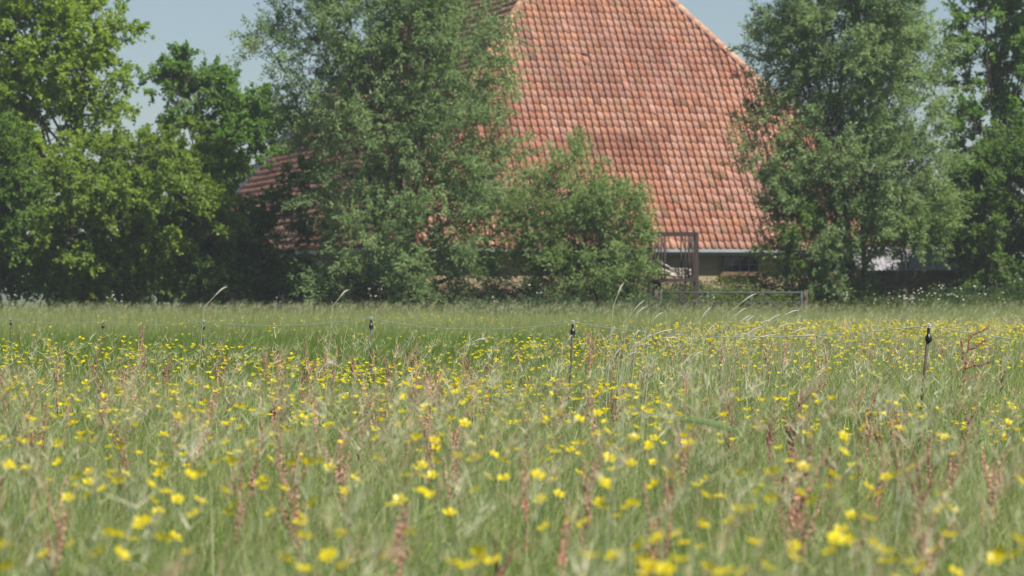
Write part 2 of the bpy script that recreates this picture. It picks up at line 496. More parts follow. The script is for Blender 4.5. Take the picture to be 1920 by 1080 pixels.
def tree(name, label, cat, base, lobes, leaves, leaf=(.09, .055), mat='leaf', palette=((.07, .11, .03), (.11, .15, .04)),
         seed=0, trunk_r=.14, stems=1, clusters=500, strand=(.35, .7), per=5, gap=.42, shell=2.2, up=.35, wind=.12, group=None, limb_ends=26,
         spread=.5, leafdir=.6, trunk_top=None, lean=0.0, nscale=.9, hollow=.0, extra=None):
    rg = np.random.default_rng(seed)
    base = np.array(base, float)
    root = thing(name, label, cat, base, group)
    lo = np.array([l[0] for l in lobes], float) - base; rad = np.array([l[1] for l in lobes], float)
    vol = np.prod(rad, axis=1); vol = vol / vol.sum()
    # cluster centres inside the lobes, more towards the outside, thinned by noise so the crown has gaps
    cs = []; outw = []
    while len(cs) < clusters:
        k = rg.choice(len(lo), p=vol)
        dv = unit(rg.normal(size=3)); rr = max(hollow, rg.random() ** (1 / shell))
        q = lo[k] + dv * rad[k] * rr
        if q[2] < .12: continue
        nn = .6 * N3(q[0] + 9.1 * seed, q[2] + q[1] * .7, nscale) + .4 * N2(q[1] + 3.3 * seed, q[2] - q[0] * .5, nscale * 1.7)
        if nn < gap * (0.75 + .5 * rg.random()): continue
        cs.append(q); outw.append(dv)
    cs = np.array(cs); outw = np.array(outw)
    # strands (twigs) per cluster
    nst = clusters * per
    ci = np.repeat(np.arange(clusters), per)
    D = unit(outw[ci] * .7 + rg.normal(size=(nst, 3)) * spread + np.array([wind, 0, up]))
    L = rg.uniform(*strand, nst)
    O = cs[ci] + rg.normal(size=(nst, 3)) * .10
    # leaves
    si = rg.integers(0, nst, leaves); t = rg.random(leaves) ** .8
    sag = (L[si] * t) ** 2 * (.25 if up < .3 else .08)
    pos = O[si] + D[si] * (L[si] * t)[:, None] + rg.normal(size=(leaves, 3)) * .035
    pos[:, 2] -= sag
    ld = unit(D[si] * leafdir + rg.normal(size=(leaves, 3)) * .62 + np.array([wind * .8, 0, -.1]))
    ln = rg.uniform(.7, 1.25, leaves) * leaf[0]; wd = rg.uniform(.75, 1.2, leaves) * leaf[1]
    pal = np.array(palette)
    ct = rg.random(clusters) * .65
    tt = np.clip(ct[ci[si]] + rg.random(leaves) * .45, 0, .999) * (len(pal) - 1)
    i0 = tt.astype(int); fr = (tt - i0)[:, None]
    cols = (pal[i0] * (1 - fr) + pal[np.minimum(i0 + 1, len(pal) - 1)] * fr) * rg.uniform(.8, 1.2, (leaves, 1))
    keep = pos[:, 2] > .04
    pos, ld, ln, wd, cols = pos[keep], ld[keep], ln[keep], wd[keep], cols[keep]
    crown = obj('crown', leaf_mesh('crown', pos, ld, ln, wd, cols, M[mat], rg, n_bias=np.array([.55, -.6, 1.0])), root)
    # wood: stems, limbs towards groups of clusters, twigs to the clusters
    wood = MB()
    top = trunk_top if trunk_top else np.percentile(cs[:, 2], 88)
    joints = []
    for s_ in range(stems):
        a = rg.uniform(0, 6.28); off = np.array([math.cos(a), math.sin(a) * .6, 0]) * (.0 if stems == 1 else rg.uniform(.15, .45))
        tgt = cs[rg.integers(clusters)] * np.array([.45, .4, 0]) + np.array([lean, 0, top * rg.uniform(.85, 1.0)])
        pts = []
        for j in range(9):
            w = j / 8
            q = off * (1 + w) + tgt * np.array([w ** 1.4, w ** 1.4, w]) + np.array([rg.normal(0, .06), rg.normal(0, .06), 0]) * (j > 0)
            q[2] = -.15 + (tgt[2] + .15) * w; pts.append(q)
        r0 = trunk_r * (1 if stems == 1 else rg.uniform(.55, .9))
        rads = [r0 * (1.35 if j == 0 else 1 - .85 * j / 8) for j in range(9)]
        wood.tube(pts, rads, 8)
        joints += [(np.array(pts[j]), rads[j]) for j in range(1, 9)]
    jp = np.array([j[0] for j in joints]); jr = np.array([j[1] for j in joints])
    ends = cs[rg.choice(clusters, min(limb_ends, clusters), replace=False)]
    limbpts = []
    for e in ends:
        w = np.linalg.norm(jp - (e * np.array([.3, .3, .55])), axis=1); j = int(np.argmin(w + rg.random(len(w)) * .4))
        a = jp[j]; r0 = max(.02, jr[j] * .6); b = e
        mid = (a + b) / 2 + np.array([0, 0, -.08 * np.linalg.norm(b - a)]) + rg.normal(0, .1, 3)
        q1 = a * .6 + mid * .4 + rg.normal(0, .04, 3); q2 = mid * .5 + b * .5 + rg.normal(0, .06, 3)
        wood.tube([a, q1, mid, q2, b], [r0, r0 * .8, r0 * .6, r0 * .4, .008], 5, False)
        limbpts += [q1, mid, q2]
    lp = np.array(limbpts) if limbpts else jp
    for k in rg.choice(clusters, min(clusters, 260), replace=False):
        c = cs[k]; w = np.linalg.norm(lp - c, axis=1); j = int(np.argmin(w)); a = lp[j]
        mid = (a + c) / 2 + rg.normal(0, .07, 3)
        wood.tube([a, mid, c, c + outw[k] * .3], [.018, .013, .008, .004], 3, False)
    obj('trunk', mesh('trunk', wood.v, wood.f, [M['bark']], True), root)
    return root


def lob(px, py, Y, rx, rz, ry=None):
    """crown lobe: where its middle shows, its half width and half height in photograph pixels, its half depth in metres"""
    s = FPX / Y
    return (P(px, py, Y), np.array([rx / s, (ry if ry else rx / s * .8), rz / s]))


def foot(px, Y): return ((px - 960) / FPX * Y, Y, 0)


ALDER = ((.14, .215, .03), (.23, .325, .045), (.32, .41, .07))
ASH = ((.10, .185, .035), (.145, .25, .05), (.19, .31, .07))
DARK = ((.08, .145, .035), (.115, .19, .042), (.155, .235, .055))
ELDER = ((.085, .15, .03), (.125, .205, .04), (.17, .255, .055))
WILL = ((.125, .195, .07), (.19, .27, .10), (.27, .35, .15))
WILLB = ((.12, .185, .05), (.18, .255, .075), (.25, .33, .12))

tree('alder_tree', 'tall yellow-green broadleaf tree at the far left end of the tree row', 'tree', foot(120, 105),
     [lob(60, 60, 105, 150, 150, 2.6), lob(150, 90, 105, 105, 120, 2.2), lob(20, -80, 105, 170, 130, 2.6), lob(40, 230, 105, 150, 110, 2.4),
      lob(190, 150, 104.5, 70, 60, 1.2), lob(-90, 120, 105, 130, 220, 2.4), lob(200, 60, 105, 45, 60, .9)],
     76000, (.13, .09), 'leaf', ALDER, 21, .2, 1, 700, (.3, .65), 5, .24, 2.6, up=.15, limb_ends=34, trunk_top=9.0)
tree('hawthorn_bush', 'rounded leafy bush with pale green edge beside the tall yellow-green tree', 'bush', foot(-10, 99.5),
     [lob(-30, 330, 99.5, 95, 130, 1.5), lob(20, 390, 99.3, 60, 110, 1.2), lob(-20, 490, 100.6, 80, 80, 1.1)],
     24000, (.12, .08), 'leaf', ELDER, 22, .07, 4, 240, (.25, .5), 5, .38, 2.2, up=.2, limb_ends=14)
tree('field_maple', 'broad rounded olive-green bush filling the space left of the barn', 'bush', foot(250, 101.5),
     [lob(280, 330, 101.5, 150, 115, 2.0), lob(180, 400, 101, 130, 150, 2.0), lob(340, 400, 101, 110, 120, 1.6), lob(120, 480, 102, 90, 90, 1.3),
      lob(270, 490, 102, 160, 80, 1.3), lob(230, 340, 99.8, 120, 70, 1.2), lob(340, 350, 99.8, 80, 60, 1.1), lob(390, 330, 101.5, 55, 70, 1.1), lob(150, 535, 102, 170, 40, 1.0), lob(330, 535, 102, 120, 40, 1.0)],
     64000, (.13, .088), 'leaf', ((.12, .185, .03), (.185, .265, .043), (.26, .34, .068)), 23, .1, 6, 600, (.25, .55), 5, .30, 2.4, up=.1, limb_ends=30)
tree('oak_tree', 'small deep green oak with spiky clumps against the sky beside the barn', 'tree', foot(400, 112),
     [lob(330, 150, 112, 50, 45, .9), lob(400, 165, 112, 55, 40, 1.0), lob(345, 105, 112, 16, 25, .4), lob(440, 215, 112, 70, 40, 1.1), lob(470, 250, 112, 60, 60, 1.2),
      lob(295, 130, 112, 28, 25, .5), lob(420, 290, 112, 60, 50, 1.1), lob(500, 190, 112, 35, 30, .7), lob(435, 140, 112, 14, 16, .3), lob(350, 220, 112, 40, 30, .7), lob(455, 275, 111.3, 45, 40, .7), lob(420, 325, 111, 35, 35, .6)],
     22000, (.14, .095), 'leaf', ASH, 24, .14, 1, 230, (.2, .42), 5, .36, 2.6, up=.25, limb_ends=26, spread=.7, nscale=1.4)
tree('elder_bush', 'dark shaded bush in front of the barn wall left of the big willow', 'bush', foot(500, 102.5),
     [lob(440, 440, 102.3, 60, 60, 1.0), lob(500, 520, 102.0, 100, 45, 1.1), lob(400, 500, 101.5, 70, 60, 1.1), lob(560, 530, 101.5, 60, 35, .9), lob(590, 420, 102.5, 35, 60, .6), lob(520, 410, 102.0, 60, 60, .6), lob(570, 340, 102.5, 45, 40, .5)],
     23000, (.13, .085), 'leaf', ELDER, 25, .07, 4, 250, (.25, .5), 5, .42, 2.4, up=.1, limb_ends=16)
tree('willow_tree', 'big bushy grey-green willow covering the left corner of the tiled roof', 'tree', foot(745, 99),
     [lob(720, 250, 99, 190, 190, 2.6), lob(690, 60, 99, 170, 170, 2.4), lob(850, 80, 99, 110, 160, 2.0), lob(915, 0, 99.3, 55, 70, 1.0), lob(840, 300, 98.7, 130, 150, 2.1), lob(790, 440, 98.4, 160, 120, 2.1),
      lob(560, 70, 99, 80, 110, 1.3), lob(500, 90, 99, 40, 55, .8), lob(700, 480, 98.6, 110, 80, 1.8), lob(900, 430, 98.4, 75, 90, 1.3), lob(740, -110, 99, 210, 120, 2.6), lob(610, 200, 99, 75, 100, 1.4), lob(720, 530, 98.2, 150, 45, 1.5), lob(880, 520, 98.2, 100, 50, 1.2), lob(670, 380, 98.8, 60, 110, 1.3)],
     138000, (.14, .044), 'willow', WILL, 26, .2, 4, 950, (.5, 1.05), 6, .34, 2.4, up=.3, wind=.1, spread=.38, leafdir=.9, limb_ends=46, trunk_top=8.5)
tree('willow_bush', 'low rounded willow bush in front of the tiled roof beside the rusty rack', 'bush', foot(1080, 97.5),
     [lob(1080, 350, 97.5, 95, 75, 1.3), lob(1040, 440, 97.4, 85, 90, 1.3), lob(1130, 440, 97.4, 85, 90, 1.3), lob(1090, 510, 97.3, 120, 50, 1.3), lob(1170, 330, 97.5, 40, 50, .7), lob(1000, 490, 97.4, 60, 60, 1.0), lob(1000, 400, 97.6, 50, 60, .9), lob(1170, 480, 97.4, 55, 70, .9), lob(1090, 540, 97.2, 130, 30, 1.0)],
     38000, (.125, .042), 'willow', WILLB, 27, .06, 5, 330, (.35, .75), 6, .40, 2.3, up=.45, wind=.1, spread=.36, leafdir=.85, limb_ends=20)
tree('willow_tree', 'tall airy grey-green willow standing over the right eave of the barn', 'tree', foot(1600, 99.5),
     [lob(1590, 60, 99.5, 160, 150, 2.3), lob(1480, 110, 99.5, 70, 110, 1.3), lob(1650, 200, 99.5, 130, 150, 2.1), lob(1520, 260, 99.5, 120, 110, 1.8), lob(1560, 390, 99.3, 130, 90, 1.8),
      lob(1690, 330, 99.2, 95, 120, 1.6), lob(1700, 440, 99, 60, 55, 1.1), lob(1440, 330, 99.4, 60, 60, .9), lob(1590, -100, 99.5, 170, 110, 2.2), lob(1450, 30, 99.5, 40, 40, .7), lob(1480, 440, 99.2, 60, 70, .9), lob(1720, 90, 99.5, 60, 120, 1.4), lob(1600, 170, 99.2, 90, 90, 1.4), lob(1560, 300, 99.1, 90, 80, 1.2), lob(1600, 20, 98.9, 100, 110, 1.4), lob(1590, 440, 98.7, 110, 70, 1.2), lob(1620, 300, 98.6, 110, 110, 1.2), lob(1560, 500, 98.6, 80, 40, .9), lob(1475, 220, 99.3, 65, 90, 1.0), lob(1430, 140, 99.4, 30, 50, .6)],
     142000, (.135, .043), 'willow', WILL, 28, .17, 3, 850, (.45, .95), 6, .24, 2.4, up=.35, wind=.1, spread=.4, leafdir=.9, limb_ends=44, trunk_top=8.5)
tree('ash_tree', 'bright green ash with open branches at the right behind the airy willow', 'tree', foot(1880, 109),
     [lob(1850, 60, 109, 90, 100, 1.8), lob(1930, 150, 109, 90, 110, 1.8), lob(1830, 240, 109, 60, 90, 1.3), lob(1890, -70, 109, 120, 90, 2.0), lob(1960, 20, 109, 100, 110, 1.8), lob(1795, 140, 108.5, 45, 100, 1.0), lob(1800, 330, 108.5, 50, 70, 1.0)],
     34000, (.15, .085), 'leaf', ASH, 29, .16, 1, 330, (.25, .5), 5, .43, 2.4, up=.2, limb_ends=30, trunk_top=9.5, nscale=1.2)
tree('elder_bush', 'wide dark green bush at the right end of the tree row', 'bush', foot(1870, 101.5),
     [lob(1850, 400, 101.5, 95, 130, 1.5), lob(1920, 330, 101.5, 90, 110, 1.5), lob(1880, 500, 101.3, 110, 65, 1.5), lob(1960, 440, 101.5, 80, 120, 1.4)],
     38000, (.13, .085), 'leaf', DARK, 30, .08, 4, 330, (.25, .5), 5, .40, 2.4, up=.15, limb_ends=20)
tree('elder_sapling', 'slim upright sapling with light leaves behind the right end of the gate', 'tree', foot(1497, 98.5),
     [lob(1497, 420, 98.5, 45, 60, .6), lob(1520, 490, 98.5, 40, 30, .5), lob(1470, 480, 98.5, 45, 35, .5)],
     5200, (.11, .06), 'leaf', ELDER, 31, .045, 1, 70, (.2, .45), 4, .3, 2.4, up=.2, limb_ends=10)
tree('crack_willow', 'short thick leaning trunk with leafy crown before the grey shed roof', 'tree', foot(1702, 98.6),
     [lob(1700, 440, 98.6, 70, 40, .9), lob(1740, 400, 98.6, 50, 60, .8)],
     12000, (.13, .04), 'willow', WILLB, 32, .17, 1, 110, (.3, .6), 6, .3, 2.4, up=.3, spread=.4, leafdir=.9, limb_ends=10, trunk_top=1.6, lean=-.3)
# the bushes standing further back, seen only as the dark depth between the front ones
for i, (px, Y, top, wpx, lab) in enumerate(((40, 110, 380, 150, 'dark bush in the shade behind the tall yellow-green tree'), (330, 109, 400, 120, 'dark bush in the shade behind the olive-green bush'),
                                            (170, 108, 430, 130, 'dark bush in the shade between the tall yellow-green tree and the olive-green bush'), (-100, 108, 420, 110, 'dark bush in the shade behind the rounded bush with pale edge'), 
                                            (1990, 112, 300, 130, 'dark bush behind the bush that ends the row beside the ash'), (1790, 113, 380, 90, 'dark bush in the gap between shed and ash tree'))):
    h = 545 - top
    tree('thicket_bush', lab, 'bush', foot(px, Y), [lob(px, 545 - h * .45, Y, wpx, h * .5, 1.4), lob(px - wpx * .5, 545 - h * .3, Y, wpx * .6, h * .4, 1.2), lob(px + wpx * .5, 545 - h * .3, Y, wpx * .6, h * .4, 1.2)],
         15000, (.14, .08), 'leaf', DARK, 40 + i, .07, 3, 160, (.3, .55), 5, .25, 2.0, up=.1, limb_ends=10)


# ------------------------------------------------------------------ yard things: gate, rack, shed
GY = 96.0
s = FPX / GY
gx0, gx1 = (1239 - 960) / s, (1503 - 960) / s
gate = thing('field_gate', 'grey tubular steel field gate across the farm track', 'gate', ((gx0 + gx1) / 2, GY, 0))
gw = gx1 - gx0
def rail(z, r_=.024): return MB().tube([(-gw / 2, 0, z), (-gw / 6, 0, z - .006), (gw / 6, 0, z - .008), (gw / 2, 0, z)], r_, 8).build('rail', M['galv'], gate, True)
for z, r_ in ((1.0, .024), (.74, .012), (.56, .014), (.38, .014), (.2, .016)): rail(z, r_)
for x in (-gw / 2, gw / 2): MB().tube([(x, 0, .12), (x, 0, 1.04)], .032, 8).build('stile', M['galv'], gate, True)
for x in (-gw / 6, gw / 6 - .1): MB().tube([(x, -.03, .2), (x, -.03, 1.0)], .018, 6).build('upright', M['galv'], gate, True)
MB().tube([(-gw / 2, .03, .22), (-gw / 6, .03, .98)], .016, 6).build('brace', M['galv'], gate, True)
MB().tube([(gw / 2, .03, .22), (gw / 6, .03, .98)], .016, 6).build('brace', M['galv'], gate, True)
for x, lab in ((gx0 - .12, 'weathered wooden gate post beside the rusty rack'), (gx1 + .12, 'weathered wooden gate post at the sapling end of the gate')):
    gp = thing('gate_post', lab, 'post', (x, GY, 0))
    MB().box((0, 0, .52), (.11, .11, 1.1)).build('post', M['shedwall'], gp)
    for z in (.35, .88): MB().box((0, -.075, z), (.05, .03, .09)).build('hinge', M['galv'], gp)

RY = 98.2; s = FPX / RY
rk = thing('hay_rack', 'tall rusty steel cage rack holding a heap of old branches beside the gate', 'rack', ((1262 - 960) / s, RY, 0))
rw = 86 / s; rd = .95; ht = CAMZ + (545 - 436) / s; zf = CAMZ + (545 - 522) / s
for sx in (-1, 1):
    for sy in (-1, 1):
        MB().box((sx * rw / 2, sy * rd / 2, ht / 2), (.1, .1, ht)).build('corner_post', M['rust'], rk)
tf = MB()
for sy in (-1, 1): tf.box((0, sy * rd / 2, ht - .05), (rw - .102, .05, .11))
for sx in (-1, 1): tf.box((sx * rw / 2, 0, ht - .05), (.05, rd - .102, .11))
tf.build('top_frame', M['rust'], rk)
ff = MB()
for sy in (-1, 1): ff.box((0, sy * rd / 2, zf - .05), (rw - .102, .05, .1))
for sx in (-1, 1): ff.box((sx * rw / 2, 0, zf - .05), (.05, rd - .102, .1))
ff.build('floor_frame', M['rust'], rk)
MB().box((0, 0, zf - .025), (rw - .055, rd - .055, .03)).build('floor_plate', M['rust'], rk)
for sy in (-1, 1):
    for x in (-.44, -.36, -.27, .33, .42, .52) if sy < 0 else (-.5, -.2, .25, .5):
        MB().tube([(x, sy * rd / 2, zf), (x, sy * rd / 2, ht - .1)], .023, 6).build('bar', M['rust'], rk, True)
for sx in (-1, 1):
    for y in (-.2, .2): MB().tube([(sx * rw / 2, y, zf), (sx * rw / 2, y, ht - .1)], .014, 6).build('bar', M['rust'], rk, True)
for x in (.18, .33): MB().box((x, -rd / 2 + .06, (zf - .1) / 2), (.05, .05, zf - .1)).build('leg', M['rust'], rk)
MB().box((-rw / 2 + .16, 0, (zf - .1) / 2), (.28, .5, zf - .1)).build('side_panel', M['rust'], rk)
rg = np.random.default_rng(77)
heap = []
for k in range(22):
    x = rg.uniform(-.42, .42); a = rg.normal(0.0, .35); L = rg.uniform(.35, .7)
    x = max(-.56 + L / 2, min(.56 - L / 2, x)); y = rg.uniform(-.3, .3)
    z = zf + .05 + (k // 7) * .085 + max(0, -x) * .28 + rg.uniform(0, .03); tl = rg.normal(-.12, .22)
    r_ = rg.uniform(.028, .055)
    d = np.array([math.cos(a) * math.cos(tl), math.sin(a) * .5, math.sin(tl)]) * L / 2
    q = np.array([x, y, max(z, zf + .06 + abs(d[2]))])
    o = obj('branch_log', mesh('branch_log', *tube([-d, rg.normal(0, .015, 3), d], [r_, r_ * .95, r_ * .8], 7), [M['wood']], True), None, tuple(np.array(rk.location) + q))
    tag(o, 'grey dry branch piece lying in the heap on the rusty rack', 'log', 'branch pieces heaped on the rack')

SY = 103.0; s = FPX / SY
sh = thing('shed', 'low dark shed with pale grey sheet roof under the airy willow', 'shed', ((1705 - 960) / s, SY, 0))
sw = 200 / s; zt = CAMZ + (545 - 484) / s; ze = CAMZ + (545 - 507) / s
MB().box((0, .8, ze / 2), (sw - .3, 1.5, ze)).build('wall', M['shedwall'], sh)
nsh = 6
for k in range(nsh):
    x0, x1 = -sw / 2 + sw * k / nsh, -sw / 2 + sw * (k + 1) / nsh + .04
    v = []; f = []
    for j in range(9):
        x = x0 + (x1 - x0) * j / 8; w = .018 * math.cos(j * math.pi)
        v += [(x, -.25, ze + w + .01 * (k % 2)), (x, 1.7, zt + .35 + w + .01 * (k % 2))]
    for j in range(8): f.append((2 * j, 2 * j + 2, 2 * j + 3, 2 * j + 1))
    obj('roof_sheet', mesh('roof_sheet', v, f, [M['shedroof']], False), sh)
MB().box((-sw / 2 - .35, .1, .85), (.09, .09, 1.7)).build('post', M['shedroof'], sh)
MB().box((-sw / 2 - .16, .1, 1.62), (.30, .06, .06)).build('bracket', M['paint'], sh)
# pale boards leaning in front of the shed
bs = thing('board_stack', 'pale grey boards stacked on a slant in front of the low shed', 'boards', ((1672 - 960) / (FPX / 101), 101, 0))
for k in range(5):
    v = MB().box((0, -.36 + k * .18, .62 + .05 * (k % 2)), (1.35, .165, .05), Matrix.Rotation(R(-17 + k), 3, 'Y'))
    v.build('board', M['shedroof'], bs)
for x in (-.4, .45): MB().box((x, -.02, .27 + (x > 0) * .12), (.14, .8, .62 + (x > 0) * .2)).build('trestle', M['shedwall'], bs)

# ------------------------------------------------------------------ electric fence
posts = [(1741, 612, 19.0, .012), (1074, 605, 24.5, .004), (696, 597, 30.0, 0.0), (381, 602, 37.0, 0), (193, 602, 43.5, 0), (20, 598, 49.0, 0)]
first = np.array(P(*posts[0][:3])); sec = np.array(P(*posts[1][:3]))
tops = [P(a, b, c) for a, b, c, _ in posts]
ext_r = first + (first - sec) * np.array([1, .85, 1.0]) + np.array([0, 0, -.05]); ext_l = tops[-1] + (tops[-1] - tops[-2])
alltops = [ext_r] + tops + [ext_l]
desc = ['nearest end, past the tall sorrel', 'leaning and tallest, beside the tall red sorrel', 'beside the bleached foxtail grass heads', 'in front of the big willow',
        'in front of the dark shaded bush', 'in front of the olive-green bush', 'below the tall yellow-green tree, last but one', 'at the far end']
for i, t in enumerate(alltops):
    lean = .06 if i == 1 else (.03 if i == 2 else .01)
    h = t[2]
    fp = thing('fence_post', 'thin rusty electric fence post with black insulator, ' + desc[i], 'fence post', (t[0], t[1], 0), 'electric fence posts in the meadow')
    bx = -lean * 1.3
    MB().tube([(bx, 0, -.1), (bx * .5, 0, h * .5), (0, 0, h - .03)], .0085, 6).build('rod', M['rod'], fp, True)
    zi = h - .065
    prof = [(-.028, .006), (-.022, .015), (-.008, .0205), (.008, .0195), (.018, .012), (.026, .0085), (.05, .0095), (.058, .006)]
    ins_ = MB().tube([(0, 0, zi + z) for z, _ in prof], [q for _, q in prof], 10).build('insulator', M['black'], fp, True)
    lp = [(.011 * math.cos(w), 0, h + .004 + .011 * math.sin(w)) for w in np.linspace(-2.6, 2.6 + .6, 10)]
    MB().tube(lp, .0022, 5).build('wire_clip', M['white'], ins_, True)
wp = []
for i in range(len(alltops) - 1):
    a, b = alltops[i], alltops[i + 1]
    sag = (.10, .085, .075, .06, .05, .05, .05)[i]
    for k in range(12):
        w = k / 12; q = a * (1 - w) + b * w; q = q + np.array([0, 0, .004 - 4 * sag * w * (1 - w)]); wp.append(q)
wp.append(alltops[-1] + np.array([0, 0, .004]))
wb = wp[0].copy()
wo_ = obj('fence_wire', mesh('fence_wire', *tube([q - wb for q in wp], .0024, 5), [M['wire']], True), None, tuple(wb))
tag(wo_, 'pale sagging electric fence cord strung between the thin posts', 'wire')


# ------------------------------------------------------------------ meadow
def scatter(n, y0, y1, rg, m=1.5):
    """points in the wedge of field around the view, even per square metre"""
    out_ = []
    A = .15; k = 0
    Y = np.sqrt(rg.random(n * 2) * (y1 ** 2 - y0 ** 2) + y0 ** 2) if m == 0 else None
    if Y is None:
        grid = np.linspace(y0, y1, 400); wgt = 2 * (A * grid + m); cdf = np.cumsum(wgt); cdf = cdf / cdf[-1]
        Y = np.interp(rg.random(n), cdf, grid)
    Y = Y[:n]
    X = (rg.random(n) * 2 - 1) * (A * Y + m)
    return X, Y


def fence_y(x):      # depth of the fence line for a given x
    xs_ = np.array([t[0] for t in alltops][::-1]); ys_ = np.array([t[1] for t in alltops][::-1])
    return np.interp(x, xs_, ys_)


def edge_y(X, Y):
    """how far the flowering tall meadow reaches, by direction: nearer on the left, farther on the right"""
    a = X / np.maximum(Y, 1)
    return np.interp(a, [-.2, -.1, 0, .03, .06, .1, .2], [26, 27, 31, 35, 43, 50, 54]) + 4 * (N1(X, Y, .25) - .5)


def blades(X, Y, H, Wd, lean, cols, tip, segs, rg, name):
    """curved grass blades; cols at the foot, tip colours at the top"""
    n = len(X); ang = rg.uniform(0, 2 * math.pi, n)
    face = rg.normal(0, .7, n)                       # turn of the blade's flat side
    sx, sy = np.cos(face), np.sin(face)
    lx = lean * (np.cos(ang) * .75 + .22); ly = lean * np.sin(ang) * .8
    lv = segs + 1
    nv = 2 * segs + 1
    V = np.empty((n, nv, 3), np.float32); Cc = np.empty((n, nv, 3), np.float32)
    for j in range(lv):
        t = j / segs
        bx = X + lx * H * t ** 1.9; by = Y + ly * H * t ** 1.9
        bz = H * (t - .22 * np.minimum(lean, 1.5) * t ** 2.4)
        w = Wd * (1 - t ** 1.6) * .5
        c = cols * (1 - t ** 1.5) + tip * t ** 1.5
        if j < segs:
            V[:, 2 * j, 0] = bx - sx * w; V[:, 2 * j, 1] = by - sy * w; V[:, 2 * j, 2] = bz
            V[:, 2 * j + 1, 0] = bx + sx * w; V[:, 2 * j + 1, 1] = by + sy * w; V[:, 2 * j + 1, 2] = bz
            Cc[:, 2 * j] = c; Cc[:, 2 * j + 1] = c
        else:
            V[:, 2 * j, 0] = bx; V[:, 2 * j, 1] = by; V[:, 2 * j, 2] = bz; Cc[:, 2 * j] = c
    fl = []
    for j in range(segs - 1): fl += [2 * j, 2 * j + 1, 2 * j + 3, 2 * j + 2]
    fl += [2 * segs - 2, 2 * segs - 1, 2 * segs]
    sizes = np.tile(np.array([4] * (segs - 1) + [3]), n)
    loops = (np.array(fl)[None, :] + (np.arange(n) * nv)[:, None]).ravel()
    return fast_mesh(name, V.reshape(-1, 3), loops, sizes, [M['grass']], False, Cc.reshape(-1, 3))


def grass_cols(n, X, Y, rg, kind):
    u = rg.random((n, 1)); pn = N1(X, Y, .5)[:, None]; fn = N2(X, Y, 1.7)[:, None]
    if kind == 'meadow':
        lo, hi = np.array([.09, .16, .022]), np.array([.205, .28, .046])
        c = lo + (hi - lo) * np.clip(.6 * u + .5 * fn, 0, 1)
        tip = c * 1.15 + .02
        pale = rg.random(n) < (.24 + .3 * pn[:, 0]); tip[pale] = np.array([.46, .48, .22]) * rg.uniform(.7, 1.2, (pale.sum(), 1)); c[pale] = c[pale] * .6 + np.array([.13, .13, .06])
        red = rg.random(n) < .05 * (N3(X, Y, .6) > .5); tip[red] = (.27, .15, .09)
    else:
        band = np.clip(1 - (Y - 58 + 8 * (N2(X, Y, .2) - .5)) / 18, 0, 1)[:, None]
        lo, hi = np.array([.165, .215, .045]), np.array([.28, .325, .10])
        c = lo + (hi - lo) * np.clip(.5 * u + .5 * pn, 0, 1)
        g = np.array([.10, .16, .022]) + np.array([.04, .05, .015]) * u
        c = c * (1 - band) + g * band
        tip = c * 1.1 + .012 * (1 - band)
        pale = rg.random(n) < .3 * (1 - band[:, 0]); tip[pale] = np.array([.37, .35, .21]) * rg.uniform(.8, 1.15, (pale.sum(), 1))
    return c, tip


def grass_zone(y0, y1, dens, segs, hr, wr, seed, kind, near_side, lean=(.5, .3)):
    rg = np.random.default_rng(seed)
    n = int(dens * (.15 * (y1 ** 2 - y0 ** 2) + 3 * (y1 - y0)))
    X, Y = scatter(n, y0, y1, rg)
    fy = edge_y(X, Y)
    k = (Y < fy) if near_side is True else ((Y >= fy) if near_side is False else np.ones(n, bool))
    X, Y = X[k], Y[k]; n = len(X)
    hn = N2(X, Y, .7) * .5 + N3(X, Y, .22) * .5
    H = rg.uniform(hr[0], hr[1], n) * (.82 + .36 * hn)
    H *= 1 - .55 * np.exp(-((Y - fence_y(X) + 2.6) / 3.4) ** 2) * (Y < 34)
    if kind == 'far':
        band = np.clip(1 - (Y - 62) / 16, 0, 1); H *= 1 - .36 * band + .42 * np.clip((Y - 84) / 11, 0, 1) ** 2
    Wd = rg.uniform(wr[0], wr[1], n)
    c, tip = grass_cols(n, X, Y, rg, kind)
    return blades(X, Y, H, Wd, np.abs(rg.normal(lean[0], lean[1], n)) + .1, c, tip, segs, rg, 'meadow_grass')


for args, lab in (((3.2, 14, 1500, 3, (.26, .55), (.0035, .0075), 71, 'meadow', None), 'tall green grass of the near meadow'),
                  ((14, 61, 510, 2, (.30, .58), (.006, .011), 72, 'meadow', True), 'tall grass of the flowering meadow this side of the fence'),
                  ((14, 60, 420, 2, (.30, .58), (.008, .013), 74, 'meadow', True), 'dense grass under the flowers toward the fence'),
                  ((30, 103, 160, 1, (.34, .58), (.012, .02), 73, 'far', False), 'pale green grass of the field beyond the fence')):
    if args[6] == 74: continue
    tag(obj('meadow_grass', grass_zone(*args)), lab, 'grass', kind='stuff')

